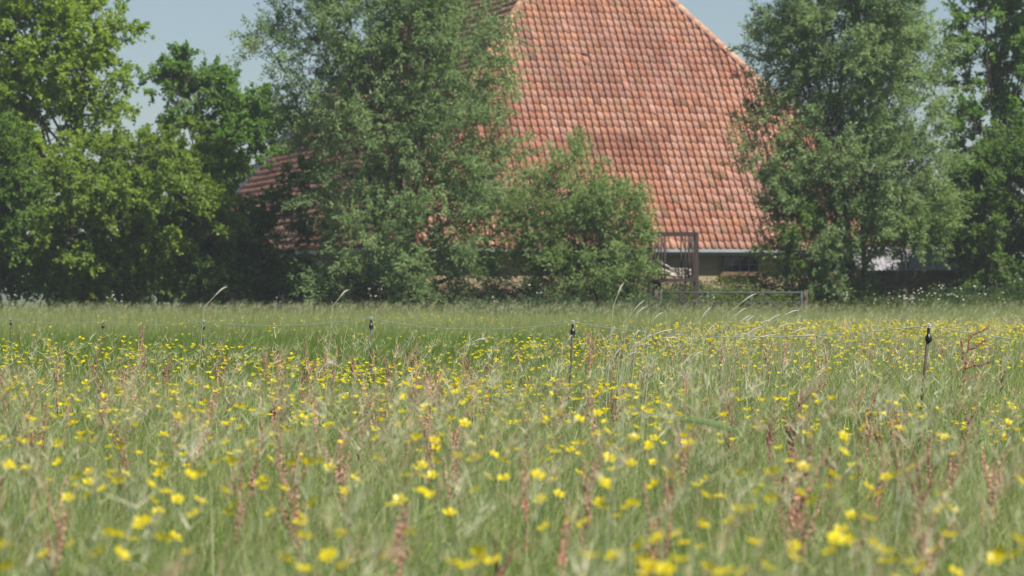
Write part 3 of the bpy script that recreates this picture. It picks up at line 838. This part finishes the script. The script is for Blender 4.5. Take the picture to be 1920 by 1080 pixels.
# long pale flowering stems and bent dry blades that arch over the green
def arching(n, y0, y1, seed, label, wr):
    rg = np.random.default_rng(seed); X, Y = scatter(n, y0, y1, rg)
    k = (Y < edge_y(X, Y)) & (rg.random(n) < .2 + 1.1 * N2(X + 2, Y, .5) ** 1.5); X, Y = X[k], Y[k]; n = len(X)
    H = rg.uniform(.48, .74, n) * (.85 + .3 * N3(X, Y, .22)); H *= 1 - .5 * np.exp(-((Y - fence_y(X) + 2.6) / 3.4) ** 2)
    pal = np.array([(.46, .47, .24), (.36, .42, .18), (.45, .37, .21), (.29, .37, .12), (.56, .56, .38)])
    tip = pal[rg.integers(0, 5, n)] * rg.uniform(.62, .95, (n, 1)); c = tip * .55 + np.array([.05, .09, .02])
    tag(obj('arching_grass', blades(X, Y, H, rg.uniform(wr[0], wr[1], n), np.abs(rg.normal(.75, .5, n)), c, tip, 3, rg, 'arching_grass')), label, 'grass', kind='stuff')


arching(12000, 3.6, 15, 85, 'long pale bent grass stems arching over the near meadow', (.003, .006))
arching(18000, 15, 46, 86, 'long pale bent grass stems arching among the farther flowers', (.005, .009))

# feathery seed heads standing over the grass
def seed_heads(n, y0, y1, seed, size, name, label, near=True):
    rg = np.random.default_rng(seed); X, Y = scatter(n, y0, y1, rg)
    fy = edge_y(X, Y); k = (Y < fy) if near else (Y >= np.maximum(fy, 66))
    k &= rg.random(n) < .25 + .9 * N1(X, Y, .6)
    X, Y = X[k], Y[k]; n = len(X)
    H = rg.uniform(.50, .70, n) * (.9 + .2 * N3(X, Y, .22)); droop = np.abs(rg.normal(.35, .25, n)); da = rg.normal(0, .8, n)
    dx, dy = np.cos(da), np.sin(da)
    spk = 12
    pal = np.array([(.48, .47, .26), (.42, .44, .22), (.45, .34, .21), (.34, .38, .15), (.56, .55, .38)])
    col = pal[rg.integers(0, len(pal), n)] * rg.uniform(.8, 1.15, (n, 1))
    V = []; C = []
    # stem: a thin sliver from the ground to the head
    w = .0014
    b0 = np.stack([X - w, Y, np.zeros(n)], 1); b1 = np.stack([X + w, Y, np.zeros(n)], 1)
    tp = np.stack([X + dx * droop * .12, Y + dy * droop * .12, H], 1)
    V.append(np.stack([b0, b1, tp], 1)); C.append(np.repeat((np.array([.13, .17, .06]) * np.ones((n, 3)))[:, None], 3, 1))
    for j in range(spk):
        t = j / spk; L = size * rg.uniform(.7, 1.3, n)
        hx = X + dx * (droop * .12 + L * t * (.35 + droop * t)); hy = Y + dy * (droop * .12 + L * t * (.35 + droop * t)); hz = H - size * .1 + L * t * (1 - droop * .9 * t)
        sp = size * .16 * (1 - .6 * t)
        o_ = np.stack([hx, hy, hz], 1)
        d1 = rg.normal(size=(n, 3)) * sp; d1[:, 2] = np.abs(d1[:, 2]) + sp * .8; d1[:, 0] += dx * sp * droop
        sdv = unit(np.cross(d1, rg.normal(size=(n, 3)))) * sp * .16
        V.append(np.stack([o_ - sdv, o_ + sdv, o_ + d1 * 2.0], 1)); C.append(np.repeat((col * rg.uniform(.8, 1.2, (n, 1)))[:, None], 3, 1))
    V = np.concatenate(V).reshape(-1, 3); C = np.concatenate(C).reshape(-1, 3); nf = len(V) // 3
    return tag(obj(name, fast_mesh(name, V, np.arange(nf * 3), np.full(nf, 3), [M['grass']], False, C)), label, 'grass', kind='stuff')


seed_heads(3600, 3.6, 15, 81, .085, 'seed_heads', 'pale feathery grass seed heads over the near meadow')
seed_heads(8500, 15, 50, 82, .10, 'seed_heads', 'pale grass seed heads in the flowering meadow toward the fence')
seed_heads(6000, 34, 103, 83, .12, 'seed_heads', 'pale grass seed heads of the field beyond the fence', False)


# ------------------------------------------------------------------ buttercups
def flower_parts(rg, r0=.0135):
    v = []; f = []; cup = rg.uniform(.35, .7)
    for k in range(5):
        a = 2 * math.pi * k / 5 + rg.normal(0, .08); b = len(v)
        for (rr, da, dz) in ((.12, 0, 0), (.72, -.52, .42), (1.02, -.3, .72), (1.06, .0, .76), (1.02, .3, .72), (.72, .52, .42)):
            v.append((math.cos(a + da) * rr * r0, math.sin(a + da) * rr * r0, dz * cup * r0))
        f += [(b, b + 1, b + 2, b + 3), (b, b + 3, b + 4, b + 5)]
    b = len(v)
    for k in range(6): v.append((math.cos(k * math.pi / 3) * r0 * .3, math.sin(k * math.pi / 3) * r0 * .3, r0 * .2))
    v.append((0, 0, r0 * .42)); f += [(b + k, b + (k + 1) % 6, b + 6) for k in range(6)]
    return np.array(v), f


YEL = np.array([.80, .655, .008])
stem_mat = plain('flower_stem', (.10, .15, .04), .7)
rgf = np.random.default_rng(90)
blooms = []; stems_m = []
for k in range(10):
    v, f = flower_parts(rgf, rgf.uniform(.0135, .0175)); tl = rgf.uniform(.1, .75); ta = rgf.uniform(0, 6.28)
    RM = np.array(Matrix.Rotation(ta, 3, 'Z') @ Matrix.Rotation(tl, 3, 'X'))
    c = np.tile(YEL * rgf.uniform(.85, 1.15), (len(v), 1)); c[-7:] = (.55, .42, .02)
    blooms.append(mesh('blossom', v @ RM.T, f, [M['petal']], False, c))
    q = rgf.normal(0, .05, 2)
    stems_m.append(mesh('stem', *tube([(-q[0], -q[1], -.68), (-q[0] * .6, -q[1] * .6, -.35), (0, 0, -.002)], [.0016, .0013, .0009], 4, False), [stem_mat]))


def flower_field(n, y0, y1, seed):
    rg = np.random.default_rng(seed); X, Y = scatter(n, y0, y1, rg, 1.0)
    fy = edge_y(X, Y)
    dens = np.interp(Y, [0, 11, 14, 21, 26, 60], [1, .9, .45, .42, .8, .95]) * np.clip((N1(X + 7, Y, .33) * .5 + N2(X, Y + 5, 1.1) * .65 - .36) * 2.6, .03, 1)
    k = rg.random(n) < dens
    far = Y > fy
    k &= (~far) | (rg.random(n) < .05)
    X, Y = X[k], Y[k]
    H = rg.uniform(.47, .66, len(X)) * (.88 + .26 * N3(X, Y, .22)); H *= 1 - .35 * np.exp(-((Y - fence_y(X) + 2.6) / 3.4) ** 2) * (Y < 34)
    return X, Y, H


# the blossoms one can point to in the near meadow: (column, row) in the photograph; how far each stands follows from its height
SEEN = [
    (6, 822), (39, 828), (56, 826), (157, 824), (167, 811), (178, 826), (205, 838), (227, 838), (305, 816), (300, 855), (304, 875), (452, 803),
    (484, 841), (541, 806), (578, 796), (650, 807), (767, 829), (827, 829), (892, 855), (925, 854), (946, 845), (817, 867), (111, 869), (50, 879),
    (15, 873), (212, 886), (223, 903), (142, 911), (167, 905), (145, 896), (167, 928), (280, 909), (355, 892), (377, 889), (312, 924), (285, 939),
    (297, 961), (422, 922), (440, 946), (462, 911), (492, 902), (531, 917), (546, 869), (582, 870), (587, 945), (374, 940), (265, 982), (281, 978),
    (367, 965), (565, 970), (560, 982), (570, 1006), (640, 998), (735, 947), (750, 939), (762, 892), (795, 927), (205, 1000), (218, 1003), (11, 1024),
    (87, 1040), (15, 1062), (135, 1020), (187, 1037), (225, 1042), (306, 1012), (351, 1036), (532, 1050), (616, 1043), (650, 1060), (727, 1045), (852, 1057),
    (877, 1065), (905, 1052), (570, 1070), (897, 1037), (945, 897), (970, 845), (1192, 801), (1227, 822), (1179, 826), (1145, 833), (1232, 804), (1292, 829),
    (1510, 814), (1522, 816), (1581, 825), (1619, 802), (1689, 804), (1772, 820), (1581, 849), (1182, 871), (1130, 905), (1260, 894), (1227, 910), (1305, 911),
    (1322, 930), (1422, 922), (1447, 937), (1407, 954), (1385, 957), (1525, 941), (1555, 912), (1562, 892), (1627, 914), (1652, 925), (1682, 891), (1710, 877),
    (1132, 952), (1172, 954), (1095, 982), (1072, 972), (1232, 1012), (1272, 1002), (1282, 1020), (1312, 1027), (1200, 1025), (1217, 1060), (1247, 1070), (1275, 1052),
    (1415, 1019), (1435, 1062), (1487, 1027), (1487, 1045), (1597, 967), (1627, 972), (1578, 996), (1567, 1011), (1588, 1016), (1637, 1023), (1662, 1035), (1677, 1052),
    (1657, 1055), (1560, 1035), (1710, 1055), (1730, 1067), (1792, 1075), (1910, 1015), (1875, 1040), (1910, 1040), (1867, 1050), (1330, 1070), (1360, 1075), (1390, 1075),
    (1107, 1045), (1152, 1045), (1317, 987), (1767, 955), (1890, 792), (1210, 1050), (1220, 1072)]
X1, Y1, H1 = [], [], []
for px, py in SEEN:
    h = rgf.uniform(.58, .66); y = FPX * (CAMZ - h) / (py - HOR)
    X1.append((px - 960) / FPX * y); Y1.append(y); H1.append(h)
xa, ya, ha = flower_field(1400, 4.6, 16.0, 91)
room = 300 - len(X1); near_k = np.argsort(np.where(np.abs(xa) < .155 * ya, ya, 99))[:room]; rest = np.setdiff1d(np.arange(len(xa)), near_k)
X1 += list(xa[near_k]); Y1 += list(ya[near_k]); H1 += list(ha[near_k])
for i in range(len(X1)):
    fl = thing('buttercup', 'yellow buttercup in open bloom standing in the near meadow grass', 'flower', (X1[i], Y1[i], 0), 'buttercups blooming in the near meadow')
    fl.rotation_euler = (0, 0, rgf.uniform(0, 6.28))
    k = int(rgf.integers(10)); o = obj('blossom', blooms[k], fl, (0, 0, H1[i])); obj('stem', stems_m[k], fl, (0, 0, H1[i]))
X2, Y2, H2 = flower_field(26000, 14.0, 60, 92)
X2 = np.concatenate([X2, xa[rest]]); Y2 = np.concatenate([Y2, ya[rest]]); H2 = np.concatenate([H2, ha[rest]])
n2 = len(X2); V = []; C = []
for j in range(5):
    a = 2 * math.pi * j / 5 + rgf.random(n2); r0 = rgf.uniform(.014, .02, n2); up_ = rgf.uniform(.2, .9, n2) * r0
    c0 = np.stack([X2, Y2, H2], 1)
    p1 = c0 + np.stack([np.cos(a - .6) * r0, np.sin(a - .6) * r0, up_], 1); p2 = c0 + np.stack([np.cos(a + .6) * r0, np.sin(a + .6) * r0, up_ * rgf.uniform(.5, 1.3, n2)], 1)
    V.append(np.stack([c0, p1, p2], 1)); C.append(np.repeat((YEL * rgf.uniform(.75, 1.15, (n2, 1)))[:, None], 3, 1))
w = .0015
V.append(np.stack([np.stack([X2 - w, Y2, H2 * 0], 1), np.stack([X2 + w, Y2, H2 * 0], 1), np.stack([X2, Y2, H2], 1)], 1)); C.append(np.tile(np.array([.10, .15, .04]), (n2, 3, 1)))
V = np.concatenate(V).reshape(-1, 3); C = np.concatenate(C).reshape(-1, 3); nf = len(V) // 3
tag(obj('buttercup_drift', fast_mesh('buttercup_drift', V, np.arange(nf * 3), np.full(nf, 3), [M['petal']], False, C)),
    'countless small yellow buttercups drifting through the meadow toward the fence', 'flowers', kind='stuff')


# ------------------------------------------------------------------ sorrel
def sorrel_geo(rg, H, branches, spread, long=.12):
    """upright dock-like stalk with side spikes set with small seed knobs"""
    st = MB(); st.tube([(0, 0, -.05), (rg.normal(0, .01), 0, H * .5), (rg.normal(0, .02) + .02, 0, H * .82), (.035, 0, H)], [.0024, .002, .0015, .0008], 4, False)
    v = []; f = []; c = []
    spikes = [(np.array([.02, 0, H * .72]), np.array([.05, 0, 1.0]), H * .28)]
    for k in range(branches):
        z = H * rg.uniform(.52, .9); a = rg.uniform(0, 6.28)
        spikes.append((np.array([.01, 0, z]), np.array([math.cos(a) * spread, math.sin(a) * spread, 1.0]), long * rg.uniform(.6, 1.2)))
    base_c = np.array([.40, .205, .15]) * rg.uniform(.75, 1.15)
    for o_, d, L in spikes:
        d = d / np.linalg.norm(d); m_ = max(6, int(L / .0055))
        for j in range(m_):
            t = j / m_; p_ = o_ + d * L * t + np.array([spread * .25 * L * t * t, 0, 0]); r_ = .0066 * (1 - .5 * t) * rg.uniform(.6, 1.25)
            p_ = p_ + rg.normal(0, .0022, 3); b = len(v)
            v += [p_ + np.array(q) * r_ for q in ((1, 0, 0), (-.5, .87, 0), (-.5, -.87, 0), (0, 0, 1.5), (0, 0, -1.2))]
            f += [(b, b + 1, b + 3), (b + 1, b + 2, b + 3), (b + 2, b, b + 3), (b + 1, b, b + 4), (b + 2, b + 1, b + 4), (b, b + 2, b + 4)]
            cc = base_c * rg.uniform(.7, 1.3) + (np.array([.10, .10, .03]) if rg.random() < .2 else 0); c += [cc] * 5
    return st, v, f, np.array(c)


rs = np.random.default_rng(101)
SORREL = []
stalk_mat = plain('sorrel_stalk', (.20, .12, .07), .75)
for k in range(9):
    st, v, f, c = sorrel_geo(rs, rs.uniform(.58, .74), 3 + k, .10 + .05 * k, rs.uniform(.08, .15))
    SORREL.append((mesh('stalk', st.v, st.f, [stalk_mat], True), mesh('seed_spike', v, f, [M['sorrel']], False, c)))


SLAB = ('slim red-brown sorrel stalk with tight upright seed spikes', 'red-brown sorrel stalk with several loose seed spikes', 'bushy red-brown sorrel stalk with many spreading seed spikes')


def put_sorrel(x, y, k, label, group, sc=1.0, rz=0):
    label = SLAB[k // 3]
    o = thing('sorrel', label, 'sorrel', (x, y, 0), group, rz); o.scale = (sc, sc, sc)
    o.rotation_euler = (rs.normal(0, .09), rs.normal(.06, .1), rz)
    obj('stalk', SORREL[k][0], o); tag(obj('seed_spike', SORREL[k][1], o), kind='stuff')


# stalks one can point to in the photograph: (column, row of the tip, distance)
spots = [(70, 885, 8.4), (410, 790, 10.0), (435, 850, 9.0), (570, 830, 9.2), (1085, 850, 8.8), (990, 840, 9.0), (1180, 900, 8.0), (700, 800, 10.5), (1480, 735, 12.5), (1440, 770, 11.5),
         (1365, 715, 14), (1460, 860, 9), (1600, 840, 9.3), (1740, 800, 10.5), (720, 940, 7.5), (1000, 930, 7.6), (860, 970, 7.2), (340, 715, 14.5), (785, 680, 17), (1520, 720, 15), (1610, 690, 18),
         (1300, 680, 19), (100, 640, 26), (250, 620, 28), (270, 605, 30), (520, 650, 24), (230, 770, 11.5), (1150, 940, 7.4), (830, 760, 12), (1650, 950, 7.5), (1830, 820, 10), (1560, 900, 8.4)]
for px, py, Y in spots:
    h = CAMZ + (HOR - py) / FPX * Y; k = int(rs.integers(9))
    zt_ = max(q.co.z for q in SORREL[k][1].vertices)
    put_sorrel((px - 960) / FPX * Y, Y, k, 'red-brown sorrel stalk with seed spikes in the meadow', 'sorrel stalks in the meadow', h / zt_, rs.uniform(-1, 1))
Xs, Ys = scatter(560, 8.2, 34, rs, .6)
cl = N2(Xs + 3, Ys, .55) * .6 + N1(Xs, Ys + 4, 1.1) * .5
ks = [i for i in range(560) if cl[i] > .56 and Ys[i] < edge_y(Xs[i], Ys[i]) - 1][:150]
for i in ks:
    put_sorrel(Xs[i], Ys[i], int(rs.integers(9)), 'red-brown sorrel stalk with seed spikes in the meadow', 'sorrel stalks in the meadow', rs.uniform(.82, 1.0), rs.uniform(-3, 3))
# the tall one with bent spikes beside the leaning fence post
Y = 17.5; bx_, by_ = (1796 - 960) / FPX * Y, Y
big = thing('sorrel', 'tall dark red sorrel with long bent spikes beside the leaning fence post', 'sorrel', (bx_, by_, 0), 'sorrel stalks in the meadow')
def lp(px, py): q = P(px, py, Y); return np.array([q[0] - bx_, 0, q[2]])
MB().tube([(0, 0, -.05), lp(1796, 745), lp(1806, 700), lp(1815, 650), lp(1816, 625)], [.003, .003, .0025, .002, .0015], 5, False).build('stalk', stalk_mat, big, True)
for chain in ([(1815, 660), (1816, 640), (1822, 628), (1840, 621), (1853, 614)], [(1816, 655), (1828, 652), (1838, 644), (1848, 637)], [(1809, 690), (1806, 668), (1804, 650), (1801, 638)],
              [(1812, 690), (1824, 686), (1842, 684), (1857, 677)], [(1804, 714), (1815, 710), (1826, 705), (1836, 698)], [(1800, 742), (1812, 738), (1825, 730)], [(1806, 706), (1809, 690), (1814, 672)]):
    pts = [lp(*q) for q in chain]; v = []; f = []; c = []
    for a, b in zip(pts[:-1], pts[1:]):
        for j in range(9):
            p_ = a + (b - a) * j / 9 + rs.normal(0, .0018, 3); r_ = .0062 * rs.uniform(.6, 1.2); q0 = len(v)
            v += [p_ + np.array(q) * r_ for q in ((1, 0, 0), (-.5, .87, 0), (-.5, -.87, 0), (0, 0, 1.4), (0, 0, -1.2))]
            f += [(q0, q0 + 1, q0 + 3), (q0 + 1, q0 + 2, q0 + 3), (q0 + 2, q0, q0 + 3), (q0 + 1, q0, q0 + 4), (q0 + 2, q0 + 1, q0 + 4), (q0, q0 + 2, q0 + 4)]
            c += [np.array([.21, .085, .068]) * rs.uniform(.7, 1.25)] * 5
    cv, cf = tube(pts, .0022, 4, False); q0 = len(v)
    v += cv; f += [tuple(q0 + i for i in q) for q in cf]; c += [np.array([.20, .08, .06])] * len(cv)
    obj('seed_spike', mesh('seed_spike', v, f, [M['sorrel']], False, np.array(c)), big)

# ------------------------------------------------------------------ bleached foxtail heads bending in the wind
fox_mat = plain('bleached_foxtail', (.42, .405, .32), .8, var=.25, scale=120)
fstem = plain('dry_stem', (.36, .38, .25), .7, var=.2)
fdark = plain('dark_foxtail', (.16, .16, .085), .8, var=.25, scale=120)


def foxtail(tip, root, Y, sz, mat, label, group):
    """tip = (column, row) of the head's end, root = (column, row) where head meets stem"""
    a = P(*root, Y); b = P(*tip, Y); d = b - a
    foot_x = a[0] - d[0] * 1.6 - .05; 
    o = thing('foxtail_grass', label, 'grass stalk', (foot_x, Y, 0), group)
    bl = np.array([foot_x, Y, 0]); A = a - bl; B = b - bl
    mid = A - d * 1.2; mid[2] = max(mid[2], A[2] * .55)
    MB().tube([(0, 0, -.03), (mid[0] * .45, 0, mid[2] * .55), mid, A], [.0026, .0026, .0024, .002], 4, False).build('stem', fstem, o, True)
    ext = B + (B - A) * .35 + np.array([.004, 0, -.012])
    bend = lambda t: A * (1 - t) ** 2 + 2 * t * (1 - t) * (B + np.array([0, 0, .006])) + ext * t * t
    hd = MB(); hd.tube([bend(t) for t in (0, .1, .3, .5, .7, .88, 1)], [.001, .0026 * sz, .0037 * sz, .0038 * sz, .003 * sz, .002 * sz, .0005], 6)
    for q in range(46):                      # bristles
        t = rf.uniform(.05, .97); c = bend(t); w = rf.uniform(0, 6.28); ax = (B - A) / np.linalg.norm(B - A)
        sdv = np.cross(ax, [0, 1, 0]) * math.cos(w) + np.array([0, 1, 0]) * math.sin(w); e = c + (sdv * .0062 + ax * .011) * sz * rf.uniform(.7, 1.2)
        hd.add([c + ax * .0012, c - ax * .0012, e], [(0, 1, 2)])
    hd.build('seed_head', mat, o, False)


rf = np.random.default_rng(5)
heads = [((1202, 567), (1187, 584)), ((1206, 577), (1192, 591)), ((1237, 588), (1225, 600)), ((1327, 580), (1315, 598)), ((1393, 580), (1376, 594)), ((1408, 595), (1396, 609)), ((1402, 593), (1385, 606)),
         ((1421, 614), (1401, 626)), ((1400, 626), (1385, 628)), ((1443, 628), (1408, 638)), ((1331, 615), (1321, 632)), ((1319, 638), (1317, 656)), ((1216, 629), (1201, 641)), ((1214, 645), (1199, 647)),
         ((1191, 660), (1176, 668)), ((1250, 619), (1222, 629)), ((1286, 674), (1280, 692)), ((1313, 660), (1299, 670)), ((1335, 667), (1327, 673)), ((1196, 621), (1186, 634)), ((1456, 592), (1436, 606)),
         ((1472, 608), (1455, 618)), ((1505, 616), (1482, 626)), ((1530, 629), (1502, 629)), ((1070, 630), (1063, 642)), ((1150, 615), (1143, 632)), ((1180, 672), (1173, 686)), ((1200, 640), (1186, 650)),
         ((1490, 582), (1470, 592)), ((1410, 553), (1390, 568)), ((1265, 633), (1240, 634)), ((1282, 700), (1270, 712)), ((1199, 695), (1206, 704)), ((1160, 655), (1150, 672)), ((1440, 600), (1424, 608)),
         ((1165, 535), (1158, 553)), ((418, 540), (402, 556)), ((648, 545), (637, 558)), ((905, 635), (890, 640)), ((655, 735), (630, 745)), ((622, 680), (610, 684)), ((55, 965), (45, 985))]
for i, (t, q) in enumerate(heads):
    foxtail(t, q, rf.uniform(22, 26) if i < 35 else (17 if i < 40 else 8.6), 1.2, fox_mat, 'bleached foxtail grass head on a stem bent by the wind', 'bleached foxtail heads')
darks = [((1219, 604), (1217, 624)), ((1199, 594), (1196, 612)), ((1282, 593), (1278, 612)), ((1348, 606), (1352, 630)), ((1348, 654), (1340, 676)), ((1223, 633), (1221, 650)), ((1133, 655), (1128, 672)),
         ((620, 640), (622, 664)), ((657, 592), (652, 612)), ((762, 650), (760, 664)), ((740, 656), (718, 668)), ((1324, 690), (1328, 708)), ((1300, 596), (1298, 612))]
for i, (t, q) in enumerate(darks):
    foxtail(t, q, rf.uniform(20, 25), .8, fdark, 'dark brown-green slender foxtail spike standing over the meadow', 'dark foxtail spikes')
foxtail((1350, 797), (1268, 784), 6.6, 1.2, plain('green_foxtail', (.10, .17, .05), .7), 'thick green drooping seed head close over the near meadow', None)

# ------------------------------------------------------------------ air
hz = MB().box((0, 130, 24.5), (1400, 900, 51))
hm = bpy.data.materials.new('summer_haze'); hm.use_nodes = True; hm.node_tree.nodes.clear()
ho = hm.node_tree.nodes.new('ShaderNodeOutputMaterial'); hv_ = hm.node_tree.nodes.new('ShaderNodeVolumePrincipled')
hv_.inputs['Color'].default_value = (.88, .94, 1.0, 1); hv_.inputs['Density'].default_value = 0.00048; hv_.inputs['Anisotropy'].default_value = 0.2
hm.node_tree.links.new(hv_.outputs[0], ho.inputs['Volume'])
tag(hz.build('haze', hm, None), 'thin pale summer haze over the whole meadow', 'haze', kind='stuff')

# ------------------------------------------------------------------ rough edge of the field: herbs and cow parsley
rh = np.random.default_rng(130)
def herb_strip(n, px0, px1, Y0, Y1, hmax, pal, label, seed):
    rg = np.random.default_rng(seed)
    Y = rg.uniform(Y0, Y1, n // 14); X = (rg.uniform(px0, px1, n // 14) - 960) / FPX * Y
    H = hmax * (.45 + .6 * N1(X, Y, .8)) * rg.uniform(.7, 1.15, len(X))
    i = rg.integers(0, len(X), n); t = rg.random(n) ** .7
    pos = np.stack([X[i] + rg.normal(0, .07, n), Y[i] + rg.normal(0, .07, n), H[i] * t], 1)
    a = rg.uniform(0, 6.28, n); d = unit(np.stack([np.cos(a), np.sin(a), rg.normal(.25, .4, n)], 1))
    p_ = np.array(pal); u = rg.random((n, 1)); col = (p_[0] * (1 - u) + p_[1] * u) * rg.uniform(.8, 1.2, (n, 1))
    # stalks
    me = leaf_mesh('undergrowth', pos, d, rg.uniform(.07, .14, n), rg.uniform(.03, .055, n), col, M['leaf'], rg, np.array([.2, -.2, .9]))
    return tag(obj('undergrowth', me), label, 'weeds', kind='stuff')


herb_strip(12000, -120, 960, 97.0, 99.5, .75, ((.05, .085, .02), (.10, .14, .04)), 'rough weeds along the foot of the bushes left of the barn', 131)
herb_strip(12000, 860, 1260, 94.5, 97.2, .95, ((.07, .11, .045), (.13, .17, .085)), 'grey-green weeds in front of the low willow bush', 132)
herb_strip(18000, 1290, 1530, 97.5, 101.5, 1.55, ((.10, .15, .035), (.17, .21, .06)), 'bright nettles and herbs behind the gate', 133)
herb_strip(15000, 1510, 2020, 96.5, 99.0, .95, ((.06, .095, .025), (.13, .16, .055)), 'rough weeds along the foot of the trees right of the gate', 134)

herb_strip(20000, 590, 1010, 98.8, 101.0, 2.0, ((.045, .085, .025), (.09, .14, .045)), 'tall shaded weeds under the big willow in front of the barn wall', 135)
herb_strip(15000, 1500, 1660, 98.2, 100.5, 1.6, ((.07, .12, .03), (.15, .20, .055)), 'tall weeds around the stems of the airy willow', 136)
herb_strip(15000, 980, 1310, 99.6, 102.0, 1.7, ((.06, .11, .03), (.12, .175, .05)), 'tall weeds along the barn wall behind the rusty rack', 138)
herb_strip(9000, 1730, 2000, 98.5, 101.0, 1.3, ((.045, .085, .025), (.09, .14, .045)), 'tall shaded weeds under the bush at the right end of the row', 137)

umb_mat = plain('umbel_white', (.55, .55, .44), .8, var=.2, scale=60)
pars = []
for k in range(4):
    st = MB(); ums = []; H = rh.uniform(.9, 1.15)
    for j in range(int(rh.integers(4, 7))):
        a = rh.uniform(0, 6.28); zt_ = H * rh.uniform(.7, 1.0); sp = rh.uniform(.05, .24); tx, ty = math.cos(a) * sp, math.sin(a) * sp
        st.tube([(0, 0, -.02), (tx * .2, ty * .2, H * .4), (tx, ty, zt_ - .01)], [.006, .004, .002], 4, False)
        v = [(tx, ty, zt_ - .012), (tx, ty, zt_ + .014)]; f = []
        for q in range(12):
            w = 2 * math.pi * q / 12; rr = rh.uniform(.016, .04)
            v.append((tx + math.cos(w) * rr, ty + math.sin(w) * rr, zt_ + rh.normal(0, .006)))
        for q in range(12): f += [(1, 2 + q, 2 + (q + 1) % 12), (0, 2 + (q + 1) % 12, 2 + q)]
        ums.append(mesh('umbel', v, f, [umb_mat]))
    pars.append((mesh('stem', st.v, st.f, [stem_mat]), ums))
pspots = [(x, Y) for x, Y in [(1640, 96.5), (1668, 96.2), (1690, 96.4), (1700, 95.9), (1715, 96.6), (1728, 96.1), (1742, 96.4), (1755, 96), (1768, 96.5), (1782, 96.2), (1800, 96.5), (1840, 96.4), (1880, 96.2),
                                 (205, 96), (222, 96.2), (30, 96.3), (75, 96), (15, 96.5), (520, 96.4), (700, 96.2), (1330, 98), (1385, 98.3), (1395, 98), (1560, 96.5), (1590, 96.8), (930, 95), (1010, 94.6)]]
for px, Y in pspots:
    o = thing('cow_parsley', 'cow parsley plant with small white umbels at the edge of the field', 'plant', foot(px, Y), 'cow parsley along the field edge')
    o.rotation_euler = (0, 0, rh.uniform(0, 6.28)); sc = rh.uniform(.85, 1.15); o.scale = (sc, sc, sc)
    k = int(rh.integers(4)); obj('stem', pars[k][0], o)
    for um in pars[k][1]: obj('umbel', um, o)
